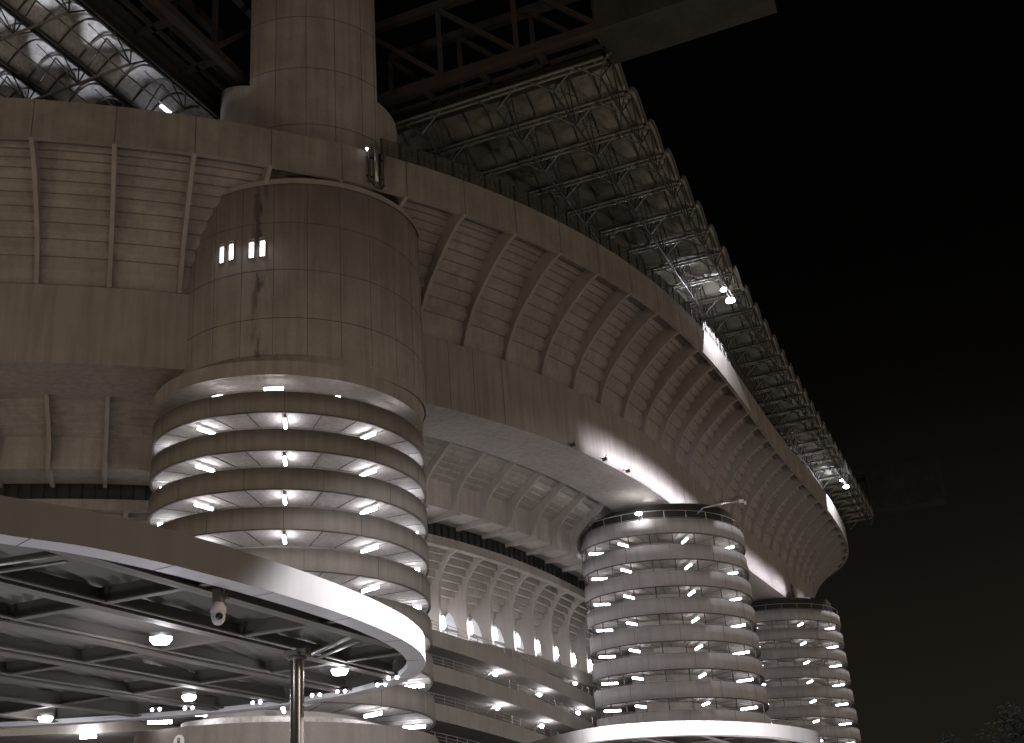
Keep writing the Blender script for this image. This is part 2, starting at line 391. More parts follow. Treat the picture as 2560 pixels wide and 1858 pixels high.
# ------------------------------------------------------------ ramp towers
CC = -3.2/(2*math.pi)
LAMP_ME = {}
def tube_lamp(pos, az, length, label, mt, group, drop=0.0):
    key = (round(length, 2), mt.name)
    if key not in LAMP_ME:
        mb = MB(); L2 = length/2
        mb.box((0,0,.05), length+.1, .22, .07); mb.cm = 1
        mb.tube((-L2,0,-.1), (L2,0,-.1), .12, 8)
        o = mb.build("tube_lamp", [M_HOUS, mt]); LAMP_ME[key] = o.data; 
    else:
        o = bpy.data.objects.new("tube_lamp", LAMP_ME[key]); C.objects.link(o)
    o.location = pos; o.rotation_euler = (0, 0, az)
    tag(o, label, "lamp", group); return o
def helix(mb, c, ph, prof, zb, n=96, t0=-math.pi, t1=math.pi, cc=CC):
    rows = []
    for t in srange(t0, t1, n):
        rows.append([(*arc(c, r, t, ph), zb+z+cc*t) for r, z in prof])
    mb.loft(rows)
def ramp_tower(T, c, R, rc, z0, levels, H, lamps, rl, lname, Ll, mt, drop=.12, mull=False, where=None):
    ph = math.atan2(c[0], c[1])
    for k in range(levels):
        zb = z0-3.2*k
        m = MB(); m.smooth = True
        helix(m, c, ph, [(R,0),(R,H),(R-.2,H),(R-.2,0)], zb); j = m; j.smooth = False; j.cm = 1
        helix(m, c, ph, [(R+.01,-.09 if mull else -.05),(R+.01,.01),(R-.2,.01),(R-.2,-.09 if mull else -.05)], zb)
        for q in range(12):
            t = R_(-2.5+30*q+7.5*(k % 3)); x_, y_ = arc(c, R+.003, t, ph)
            j.box((x_, y_, zb+H/2+CC*((t+math.pi)%(2*math.pi)-math.pi)), .03, .02, H-.02, -ph+t)
        j.build("parapet_band", [M_BAND2 if mull else M_BAND1, M_JOINT], T)
        m = MB(); helix(m, c, ph, [(R-.2,.04),(R-.2,.3),(rc-.1,.3),(rc-.1,.04)], zb)
        j = m; j.cm = 1
        for q in range(24):
            t = R_(-2.7+15*q); tt = (t+math.pi) % (2*math.pi)-math.pi; z_ = zb+CC*tt
            a = arc(c, R-.22, t, ph); b = arc(c, rc+.05, t, ph)
            j.bar((*a, z_+.035), (*b, z_+.035), .07, .05)
        j.build("ramp_slab", [M_FASC if mull else M_SOFF, M_JOINT], T)
        if mull and k < 9:
            for q in range(-5, 6):
                m = MB(); t = R_(-7.3+15*q); tt = (t+math.pi) % (2*math.pi)-math.pi; z_ = zb+CC*tt
                a = arc(c, R-.1, t, ph); m.tube((*a, z_-1.5), (*a, z_+.03), .055, 4)
                m.build("safety_rod", M_DARK, T)
        m = MB(); pts = [(*arc(c, rc+.25, t, ph), zb-3.2+1.35+CC*t) for t in srange(-math.pi, math.pi, 60)]; m.path(pts, .07, 5)
        m.build("handrail", M_RAIL, T)
        m = MB(); m.path([(*arc(c, R-.1, t, ph), zb+H+.14+CC*t) for t in srange(-math.pi, math.pi, 72)], .035, 4)
        m.build("parapet_rail", M_RAIL, T)
        if k < lamps[0]:
            for nm, td in lamps[1]:
                t = R_(td); p = arc(c, rl, t, ph)
                tube_lamp((p[0], p[1], zb+CC*t-drop), math.pi/2-ph+t, Ll, "tube lamp under the %s ramp level of the %s, %s" % (ORD[k], lname, nm), mt, "tube lamps of the %s" % lname)
                if mull:
                    pass
    return ph
T1 = thing("roof_support_tower", "large near tower with spiral ramp bands below a plain panelled drum and slim shaft", "tower", (CZ.x, CZ.y, GZ))
T1Z = 35.2753
ph1 = ramp_tower(T1, CZ, 11.81, 6.8, T1Z, 8, 1.72, (8, [("far left",-82),("left of centre",-42),("centre",-2.5),("right of centre",38),("far right",78)]), 10.1, "near tower", 1.8, M_TUBE, drop=.3)
m = MB(); m.smooth = True
m.lathe((CZ.x, CZ.y, 0), [(6.8, GZ),(6.8, 40)], 64); m.build("core_wall", M_BAND, T1)
m = MB(); m.smooth = True; helix(m, CZ, ph1, [(11.95,-12.5),(11.95,1.75),(11.7,1.75),(11.7,-12.5)], T1Z-3.2*8); m.build("base_wall", M_BAND1, T1, smooth=False)
m = MB(); helix(m, CZ, ph1, [(8.5,-.6),(8.5,2.6),(8.3,2.6),(8.3,-.6)], T1Z-3.2*8); m.build("inner_parapet", M_SOFF, T1)
# flared lip and drum
m = MB()
rows = []
for t in srange(-math.pi, math.pi, 120):
    zl = 38.45-.55*t; a = arc(CZ, 11.81, t, ph1); b = arc(CZ, 7.5, t, ph1)
    d_ = arc(DR, 11.12, t, ph1)
    rows.append([(*a, zl), (*a, zl+1.25), (*d_, zl+2.0), (*arc(CZ, 9, t, ph1), zl+2.0), (*b, zl+.5), (*b, zl+.1)])
m.loft(rows); m.build("drum_lip", M_DRUM, T1)
m = MB(); m.smooth = True
m.lathe((DR[0], DR[1], 0), [(11.1, 39.2),(11.1, 57.35),(8.4, 57.9)], 120); m.build("drum", M_DRUM, T1)
j = MB()
for z in (52.83, 48.3, 43.78):
    pts = [(*arc(DR, 11.1, t, ph1), z-.45*t) for t in srange(-1.9, 1.9, 80)]; j.path(pts, .028, 4)
for q in range(-7, 8):
    t = R_(1.8+14.6*q); x_, y_ = arc(DR, 11.1, t, ph1); j.tube((x_, y_, 39.8), (x_, y_, 57.1), .018, 4)
j.build("panel_joint", M_JOINT, T1)
m = MB(); m.smooth = True; m.lathe((DR[0], DR[1], 0), [(11.25, 56.7),(11.25, 57.2)], 120); m.build("drum_ring", M_BAND, T1)
c2 = (-18.4, 99.3); RS_ = 8.69
def wing(name, t0, t1, zt):
    rows = []
    for t in srange(t0, t1, 24):
        rows.append([(*arc(c2, RS_, t, ph1), 57), (*arc(c2, RS_, t, ph1), zt(t)), (*arc(c2, 2.5, t, ph1), zt(t)), (*arc(c2, 2.5, t, ph1), 57)])
    m = MB(); m.loft(rows); return m.build(name, M_DRUM, T1)
wing("side_shoulder", R_(-130), R_(-40.5), lambda t: 70.3+3.6*min(1, max(0, (-40.5-math.degrees(t))/49)))
wing("side_shoulder", R_(46.5), R_(130), lambda t: 69.6)
tl, tr = R_(-40.5), R_(46.5)
def lat(l_, b_):   # sideways and away from the camera, seen from the camera
    return (c2[0]+l_*math.cos(ph1)+b_*math.sin(ph1), c2[1]-l_*math.sin(ph1)+b_*math.cos(ph1))
foot = [arc(c2, RS_+.02, t, ph1) for t in srange(tl, tr, 60)]+[lat(RS_*math.sin(tr), 5), lat(RS_*math.sin(tl), 5)]
m = MB(); m.loft([[(x_, y_, z) for x_, y_ in foot] for z in (57, 92)])
j = m; j.cm = 1
for z in (64.8, 71.1, 77.1, 83.3): j.path([(*arc(c2, RS_+.02, t, ph1), z) for t in srange(tl, tr, 40)], .03, 4)
for td in (-22.0, -3.0, 14.8, 33.3, 44.2): x_, y_ = arc(c2, RS_+.02, R_(td), ph1); j.tube((x_, y_, 58), (x_, y_, 92), .022, 4)
m.build("shaft", [M_DRUM, M_JOINT], T1)
# slit windows of the drum
for k, (td, zb_, zt_) in enumerate(((-37.5,50.0,51.5),(-32.5,50.0,51.5),(-22.6,49.75,51.2),(-17.6,49.75,51.2))):
    t = R_(td); m = MB(); x_, y_ = arc(DR, 11.12, t, ph1)
    tv = Vector((math.cos(-ph1+t), math.sin(-ph1+t), 0)); zc = (zb_+zt_)/2; hh = (zt_-zb_)/2
    for sg in (-1, 1):
        m.box(Vector((x_, y_, zc))+tv*sg*.26, .07, .3, 2*hh+.2, -ph1+t); m.box(Vector((x_, y_, zc+sg*(hh+.06))), .5, .3, .07, -ph1+t)
    m.box((x_, y_, zc+hh+.3), .6, .34, .08, -ph1+t); m.box((x_, y_, zc+hh*.45), .46, .12, .04, -ph1+t)
    o = m.build("slit_window", M_FASC, T1)
    m = MB(); m.box((x_, y_, zc), .44, .06, 2*hh, -ph1+t); m.build("lit_pane", M_LITWIN, o)
    light("window_spill", 'POINT', (*arc(DR, 11.6, t, ph1), zc), 6, col=(.9,.9,1), size=.15)
# lamps under the drum lip
for td, nm, L_ in ((-34,"left",.9),(-7,"centre",1.5),(21,"right of centre",.35),(50,"far right",.8)):
    t = R_(td); p = arc(CZ, 10.6 if abs(td) > 10 else 11.2, t, ph1)
    tube_lamp((p[0], p[1], 37.55-.5*t), -ph1+t, L_, "lamp in the open slot below the panelled drum, %s" % nm, M_TUBE, "lamps below the drum of the near tower")
light("slot_lamp_glow", 'POINT', (*arc(CZ, 10.2, R_(-34), ph1), 37.7), 25, col=(.93,.92,1), size=.2)
light("slot_lamp_glow", 'POINT', (*arc(CZ, 10.3, R_(52), ph1), 36.9), 15, col=(.93,.92,1), size=.2)

def small_tower(label, c, z0, name, lamps, lv):
    T = thing("ramp_tower", label, "tower", (c[0], c[1], GZ), "slim spiral ramp towers")
    ph = ramp_tower(T, c, 10.37, 5.6, z0, 11, 1.8, (lv, lamps), 8.7, name, 2.0, M_TUBE2, drop=.45, mull=True)
    m = MB(); m.smooth = True; m.lathe((c[0], c[1], 0), [(5.6, GZ),(5.6, 40)], 64); m.build("core_wall", M_FASC, T)
    m = MB()
    m.cm = 0; m.lathe((c[0]-8.9*math.cos(ph)+3.5, c[1]+4.5, 0), [(.01,z0+.6),(1.9,z0+.6),(1.9,z0-1.9),(.01,z0-2.2)], 20); m.build("service_pod", M_DARK, T)
    m = MB(); m.smooth = True; m.lathe((c[0], c[1], 0), [(9.3, z0+1.4),(9.3, z0+3.6),(9.0, z0+3.9),(.1, z0+3.9)], 72); m.build("cap_drum", M_DARK, T)
    m = MB()
    for zz in (1.0,):
        m.path([(*arc(c, 10.2, t, ph), z0+1.8+zz+CC*t) for t in srange(-2.2, 2.2, 60)], .045, 5)
    for q in range(-7, 9):
        t = R_(15*q+4); a = arc(c, 10.2, t, ph); m.tube((*a, z0+1.8+CC*t), (*a, z0+2.8+CC*t), .04, 4)
    m.build("railing", M_RAIL, T)
    return T, ph
c_2 = (17.432, 149.023); c_3 = (44.219, 213.616)
T2, ph2 = small_tower("slim spiral ramp tower in the middle right with mullioned gaps and a roof railing", c_2, 36.78, "middle tower", [("far left",-70),("left of centre",-32),("right of centre",19),("far right",64)], 10)
T3, ph3 = small_tower("farthest spiral ramp tower at the right edge of the stadium, partly hidden", c_3, 37.27, "farthest tower", [("left",-31),("centre",23),("right",69)], 9)
# lamp arm on the middle tower
LA = thing("lamp_arm", "thin pale arm with a small lamp head reaching from the roof of the middle tower", "lamp arm", (21.8,138.6,39.5))
m = MB(); m.tube((21.0,139.2,38.9),(21.8,138.6,39.5),.08,6); m.tube((21.8,138.6,39.45),(26.0,137.6,39.6),.1,6); m.build("arm", M_RAIL, LA)
m = MB(); m.box((26.2,137.5,39.6),.5,.35,.35); m.box((26.6,137.5,39.35),.25,.25,.4); m.build("lamp_head", M_CAMW, LA)
# floodlight on top of the middle tower shining up onto the beam
fp = rim(91, 5.2, 39.3)
FL = thing("deck_floodlight", "small bright floodlight on the roof deck of the middle tower", "floodlight", (13.9,138.3,38.9))
m = MB(); m.smooth = True; m.lathe((13.9,138.3,39.25), [(.01,.22),(.35,.12),(.42,-.12),(.01,-.25)], 12); m.build("lens", M_GLOW, FL)
m = MB(); m.tube((13.9,138.3,38.3),(13.9,138.3,39.1),.06,6); m.build("stem", M_DARK, FL)
def strip(sa_, sb_, e_):
    a = rim(sa_, 4.6, 40.95); b = rim(sb_, 4.6, 40.95); mid_ = (a+b)/2; tgt = rim((sa_+sb_)/2, 8.5, 42.75)
    l = bpy.data.lights.new("beam_uplight_glow", 'AREA'); l.shape = 'RECTANGLE'; l.size = (b-a).length; l.size_y = .15; l.energy = e_; l.color = (.88, .88, 1); l.spread = R_(56)
    o = bpy.data.objects.new("beam_uplight_glow", l); C.objects.link(o); o.location = mid_
    X = (b-a).normalized(); Zt = -(tgt-mid_); Zt = (Zt-X*Zt.dot(X)).normalized(); Y = Zt.cross(X)
    mm = Matrix.Identity(4)
    for q in range(3): mm[q][0] = X[q]; mm[q][1] = Y[q]; mm[q][2] = Zt[q]; mm[q][3] = mid_[q]
    o.matrix_world = mm
for k in range(8): strip(71+5*k, 76.3+5*k, 70 if k == 0 else 165)
for k in range(10): strip(136+6*k, 142.3+6*k, 150)
for k, (s_, nm) in enumerate(((66.5,"first"),(73.5,"second"),(79.5,"third"))):
    m = MB(); p = rim(s_, 8.1, 41.7); m.tube(p, rim(s_, 7.6, 41.35), .05, 5); m.box(rim(s_, 7.5, 41.35), .5, .3, .3, -rim_az(s_)); m.tube(rim(s_, 7.5, 41.4), rim(s_+.3, 7.4, 41.95), .04, 4)
    tag(m.build("beam_uplight", M_DARK, org=p), "tiny dark uplight on the ring beam edge, %s from the near tower" % nm, "light fixture", "uplights on the ring beam edge")
light("deck_glow", 'POINT', (15.5,141,40.9), 60, col=(.9,.9,1), size=.2)

# ------------------------------------------------------------ antenna bundle on the rim wall
AN = thing("antenna_bundle", "bundle of pale antenna tubes with a tiny lamp hung on the rim wall", "antenna", rim(34.2, -.5, 57.6))
for k, (ds, o_, z0_, z1_, r_, mt) in enumerate(((-.1,-.6,57.9,61.9,.17,M_RAIL),(.85,-.45,57.9,61.4,.14,M_CBEAM),(-.7,-.45,57.8,61.2,.12,M_DARK),(.35,-.5,57.5,61.0,.12,M_DARK))):
    m = MB(); m.tube(rim(34.3+ds, o_, z0_), rim(34.3+ds, o_, z1_), r_, 8); m.build("antenna_tube", mt, AN)
m = MB()
for z in (58.6, 60.6): m.bar(rim(33.4, -.2, z), rim(35.4, -.2, z), .1, .12)
m.path([rim(33.6,-.4,58.2), rim(34,-.6,57.4), rim(34.7,-.6,57.2), rim(35,-.4,57.9)], .08, 5)
m.build("bracket", M_DARK, AN)
m = MB(); m.smooth = True; m.lathe(rim(33.3, -.7, 61.05), [(.01,.2),(.16,.05),(.01,-.2)], 8); m.build("signal_lamp", M_LITWIN, AN)

# ------------------------------------------------------------ fence on the rim
FE = thing("mesh_fence", "dark wire mesh fence standing on the curved rim wall in front of the roof", "fence", rim(60, .2, 61.4))
fs = [35.2+1.95*k for k in range(0, 46)]
for s in fs:
    m = MB(); m.box(rim(s, .2, 62.35), .16, .12, 1.95, math.pi/2-rim_az(s)); m.build("post", M_DARK, FE)
m = MB()
for z in (61.5, 62.35, 63.3): m.path([rim(s, .2, z) for s in fs], .045 if z != 62.35 else .02, 4)
for s in srange(fs[0], fs[-1], 45*3): m.tube(rim(s, .2, 61.45), rim(s, .2, 63.3), .02, 4)
m.build("wire_mesh", M_DARK, FE)
gz = mat("gauze", (.09,.085,.07), .8); n_ = gz.node_tree; tr = n_.nodes.new("ShaderNodeBsdfTransparent"); mxs = n_.nodes.new("ShaderNodeMixShader")
mxs.inputs[0].default_value = .72; n_.links.new(tr.outputs[0], mxs.inputs[1]); n_.links.new(n_.nodes["Principled BSDF"].outputs[0], mxs.inputs[2]); n_.links.new(mxs.outputs[0], n_.nodes["Material Output"].inputs[0])
m = MB(); sweep(m, [(.26,61.45),(.26,63.28)], fs[0], fs[-1], 1.9, closed=False); m.build("gauze_panel", gz, FE)

# ------------------------------------------------------------ roofs
ZR = 71.0
RO = thing("long_side_roof", "barrel vaulted roof on steel trusses projecting over the long side of the stadium", "roof", LS(80, 30, ZR))
B = 6.3; L0 = 11.3-B; NB = 30; SE, SI = 30.6, -30
for k in range(NB):
    la, lb = L0+B*k+.32, L0+B*(k+1)-.32
    m = MB(); m.smooth = True; rows = []
    for s_ in (SE, 22, 14, 6, -2, -12, SI):
        rows.append([LS(la+(lb-la)*i/12, s_, ZR+.15+1.9*math.sin(math.pi*i/12)) for i in range(13)]+[LS(lb-(lb-la)*i/12, s_, ZR+.25+1.95*math.sin(math.pi*i/12)) for i in range(13)])
    m.loft(rows); m.build("vault", M_VAULT, RO)
for k in range(NB+1):
    l = L0+B*k; m = MB()
    for d_ in (-.36, .36): m.tube(LS(l+d_, SI, ZR-.1), LS(l+d_, SE-.2, ZR-.1), .15, 6)
    q = SI
    while q < SE-1: m.bar(LS(l-.3, q, ZR), LS(l+.3, q, ZR), .25, .12); q += 2.2
    for nd in (29.8, 25, 19.0, 10.8, 2.6):
        b = LS(l, nd, ZR-2.0)
        for ds in (-2.2, 2.2):
            m.tube(b, LS(l, min(nd+ds, SE-.2), ZR), .08, 5)
    m.build("gutter_truss", M_STEEL, RO)
m = None
for k in range(NB):     # arch ribs and bracing of each bay
    l = L0+B*k; m = MB()
    q = SE-.3
    while q > -6:
        m.path([LS(l+B*i/10, q, ZR-.05+1.72*math.sin(math.pi*i/10)) for i in range(11)], .09, 4); q -= 2.35
    for nd in (29.8, 25, 19.0, 10.8, 2.6):
        m.tube(LS(l, nd, ZR-2.0), LS(l+B, nd, ZR-2.0), .12, 5)
        for ds in (-2.2, 2.2):
            m.tube(LS(l, nd, ZR-2.0), LS(l+B/2, nd+ds*.2, ZR+1.6), .075, 4); m.tube(LS(l+B, nd, ZR-2.0), LS(l+B/2, nd+ds*.2, ZR+1.6), .075, 4)
            m.tube(LS(l, min(nd+ds, SE-.3), ZR), LS(l+B, min(nd-ds, SE-.3), ZR), .055, 4)
    m.build("bay_bracing", M_DARK, RO)
# roof edge band of the long side
m = MB()
for k in range(NB):
    l = L0+B*k
    pts = [LS(l+B*i/12, SE+.1, ZR+.2+2.1*math.sin(math.pi*i/12)) for i in range(13)]; m.path(pts, .13, 5)
m.build("scalloped_edge", M_STEEL, RO)

RS = thing("short_side_roof", "translucent barrel vaulted roof lit from inside above the rim at top left", "roof", LS(-20, -20, ZR))
G0 = -6.9; BW = 5.9
for k in range(9):
    sa_, sb_ = G0-BW*k-.25, G0-BW*(k+1)+.25
    m = MB(); m.smooth = True; rows = []
    for l in (-2.5, -12, -22, -32, -42): rows.append([LS(l, sa_+(sb_-sa_)*i/14, ZR+.15+2.0*math.sin(math.pi*i/14)) for i in range(15)]+[LS(l, sb_-(sb_-sa_)*i/14, ZR+.25+2.05*math.sin(math.pi*i/14)) for i in range(15)])
    m.loft(rows); m.build("vault", M_SHEET, RS)
    m = MB(); q = -3
    while q > -42:
        m.path([LS(q, G0-BW*k-BW*i/12, ZR-.08+1.85*math.sin(math.pi*i/12)) for i in range(13)], .12, 4); q -= 2.45
    m.build("arch_ribs", M_DARK, RS)
for k in range(10):
    s_ = G0-BW*k; m = MB()
    for d_ in (-.22, .22): m.bar(LS(-2.5, s_+d_, ZR), LS(-42, s_+d_, ZR), .2, .28)
    for nd in (-9.5, -17.2, -24.9, -32.6):
        b = LS(nd, s_, ZR-2.1)
        for dl in (-2.4, 0, 2.4): m.tube(b, LS(nd+dl, s_, ZR), .07, 5)
        if k < 9:
            b2 = LS(nd, s_-BW, ZR-2.1)
            m.tube(b, LS(nd, s_-BW/2, ZR+1.9), .07, 5); m.tube(b2, LS(nd, s_-BW/2, ZR+1.9), .07, 5)
            m.tube(b, LS(nd-2.4, s_-BW/2, ZR+1.8), .05, 4); m.tube(b, LS(nd+2.4, s_-BW/2, ZR+1.8), .05, 4)
    m.build("gutter_truss", M_DARK, RS)
m = MB()
for nd in (-9.5, -17.2, -24.9, -32.6): m.tube(LS(nd, G0, ZR-2.1), LS(nd, G0-BW*9, ZR-2.1), .13, 6)
for k in range(9): m.tube(LS(-3, G0-BW*(k+.35), ZR-1.2), LS(-40, G0-BW*(k+.35), ZR-1.2), .07, 5)
m.build("catwalk_pipe", M_STEEL, RS)
m = MB(); m.bar(LS(-4.5, G0-2.0, ZR-1.6), LS(-10.5, G0-2.0, ZR-1.6), .3, .16); 
tag(m.build("strip_lamp", M_LITWIN, org=LS(-7, G0-2.0, ZR-1.6)), "long bright strip lamp under the end of the short side roof", "lamp")
for k in range(3):
    for l_ in (-36, -30, -24, -18, -12.5):
        light("vault_fill", 'SPOT', LS(l_, G0-BW*k-5.2, 70.3), 560 if l_ < -13 else 280, col=(.9,.9,1), size=.05, aim=LS(l_, G0-BW*k-1.6, 72.3), spot=95, blend=.5)  # unseen spots added to brighten one half of each vault
light("pitch_floodlight", 'SPOT', LS(60, -60, 52), 14000, col=(.9,.86,.85), size=1.5, aim=LS(70, 20, 72), spot=90, blend=.5)
light("pitch_floodlight", 'SPOT', LS(20, -50, 50), 9000, col=(.9,.86,.85), size=1.5, aim=LS(25, 14, 72), spot=80, blend=.5)

# ------------------------------------------------------------ roof girders
ZG = 72.6
def girder(label, P, a0, a1, b0, b1, h, solid=None):
    """P(a, b, z): a runs along the girder, b across it."""
    T = thing("roof_girder", label, "girder", P((a0+a1)/2, (b0+b1)/2, ZG), "giant truss girders of the roof")
    for b in (b0+.35, b1-.35):
        m = MB(); m.bar(P(a0, b, ZG+.45), P(a1, b, ZG+.45), .8, .9); m.bar(P(a0, b, ZG+h), P(a1, b, ZG+h), .8, .9); m.build("chord", M_GIRD, T)
        m = MB(); n = max(2, round(abs(a1-a0)/7.5))
        for i in range(n+1):
            a = a0+(a1-a0)*i/n; m.bar(P(a, b, ZG+.9), P(a, b, ZG+h-.4), .45, .5, up=(1, 0, 0))
            if i < n: m.bar(P(a, b, ZG+h-.4), P(a+(a1-a0)/n, b, ZG+.9), .45, .5)
        m.build("web", M_GIRD, T)
    m = MB(); mid = (b0+b1)/2
    m.bar(P(a0, mid, ZG+.3), P(a1, mid, ZG+.3), .35, .4)
    n = max(2, round(abs(a1-a0)/6.5))
    for i in range(n+1):
        a = a0+(a1-a0)*i/n; m.bar(P(a, b0, ZG+.3), P(a, b1, ZG+.3), .7, .4)
    for q in ((b0*3+b1)/4, (b0+3*b1)/4): m.bar(P(a0, q, ZG+.55), P(a1, q, ZG+.55), .9, .08)
    m.build("soffit_lattice", M_GIRD, T)
    if solid:
        m = MB(); sa_, sb_ = solid
        m.loft([[P(sa_, b0-.03, ZG), P(sa_, b1+.03, ZG), P(sa_, b1+.03, ZG+h+.6), P(sa_, b0-.03, ZG+h+.6)], [P(sb_, b0-.03, ZG), P(sb_, b1+.03, ZG), P(sb_, b1+.03, ZG+h+.6), P(sb_, b0-.03, ZG+h+.6)]])
        m.build("end_block", M_GEND, T)
    return T
girder("dark truss girder at top centre running right to a pale solid end block", lambda a, b, z: LS(b, a, z), 6.0, 30.5, 2.7, 8.4, 9.5, (30.5, 46.5))
girder("dark truss girder at top left passing above the lit vaulted roof", lambda a, b, z: LS(a, b, z), -3.5, -55, -8.0, -2.4, 9.5)
girder("faint far truss girder end standing out beyond the last roof bays at right", lambda a, b, z: LS(b, a, z), 5, 30.5, 194.5, 200.3, 9.5, (30.5, 47))

# floodlights on the roof edge
for nm, s_, l_, sp_, tg in (("nearer floodlight hanging from the long side roof edge above the curving rim", 29.5, 57.5, 90, 97), ("farther floodlight hanging from the end of the long side roof edge", 29.8, 155, 170, 182)):
    p = Vector(LS(l_, s_, 68.2))
    T = thing("edge_floodlight", nm, "floodlight", p, "floodlights on the roof edge")
    m = MB(); m.smooth = True; m.lathe(p, [(.01,.3),(.5,.2),(.6,-.1),(.01,-.35)], 12); m.build("lens", M_GLOW, T)
    p2 = Vector(LS(l_-1.6, s_-.4, 69.2)); m = MB(); m.smooth = True; m.lathe(p2, [(.01,.2),(.35,.1),(.4,-.1),(.01,-.2)], 12); m.build("lens", M_GLOW, T)
    m = MB(); m.bar(p+Vector((0,0,.3)), p+Vector((0,0,2.9)), .15, .15, up=(1,0,0)); m.bar(p+Vector((0,0,.4)), p2+Vector((0,0,.3)), .12, .12); m.build("bracket", M_DARK, T)
    light("edge_flood_beam", 'SPOT', p+Vector((0,0,-.6)), 3000, col=(.9,.9,1), size=.2, aim=LS(l_-6, s_-8, 71.5), spot=110, blend=.8)

# panels of the rim washed by hidden lights
light("rim_wash_light", 'SPOT', rim(95, -1.3, 66), 30000, col=(.9,.9,1), size=.1, aim=rim(97.5, .2, 58.6), spot=100, blend=.05)
light("rim_wash_light", 'SPOT', rim(178, -1.3, 66), 40000, col=(.9,.9,1), size=.1, aim=rim(180.5, .2, 58.6), spot=100, blend=.05)

# ------------------------------------------------------------ forecourt canopies
def smooth_loop(pts, n=6):
    out = []; N = len(pts)
    for i in range(N):
        p0, p1, p2, p3 = [Vector(pts[(i+k) % N]) for k in (-1, 0, 1, 2)]
        for q in range(n):
            t = q/n
            out.append(.5*((2*p1)+(-p0+p2)*t+(2*p0-5*p1+4*p2-p3)*t*t+(-p0+3*p1-3*p2+p3)*t**3))
    return out
def inset(pts, d):
    out = []; N = len(pts)
    for i in range(N):
        a = pts[i-1]; b = pts[(i+1) % N]; t = (b-a).normalized(); out.append(pts[i]+Vector((-t.y, t.x))*d)
    return out
def inside(p, poly):
    c = False; n = len(poly)
    for i in range(n):
        a, b = poly[i], poly[i-1]
        if (a[1] > p[1]) != (b[1] > p[1]) and p[0] < (b[0]-a[0])*(p[1]-a[1])/(b[1]-a[1])+a[0]: c = not c
    return c
def clip_line(p, d, poly):
    ts = []
    n = len(poly)
    for i in range(n):
        a, b = poly[i-1], poly[i]; e = (b[0]-a[0], b[1]-a[1]); den = d[0]*e[1]-d[1]*e[0]
        if abs(den) < 1e-9: continue
        t = ((a[0]-p[0])*e[1]-(a[1]-p[1])*e[0])/den; u = ((a[0]-p[0])*d[1]-(a[1]-p[1])*d[0])/den
        if 0 <= u < 1: ts.append(t)
    return sorted(ts)
CH, CT = 4.7, 5.23
AD = (math.sin(R_(8)), math.cos(R_(8))); AE = (math.cos(R_(8)), -math.sin(R_(8)))
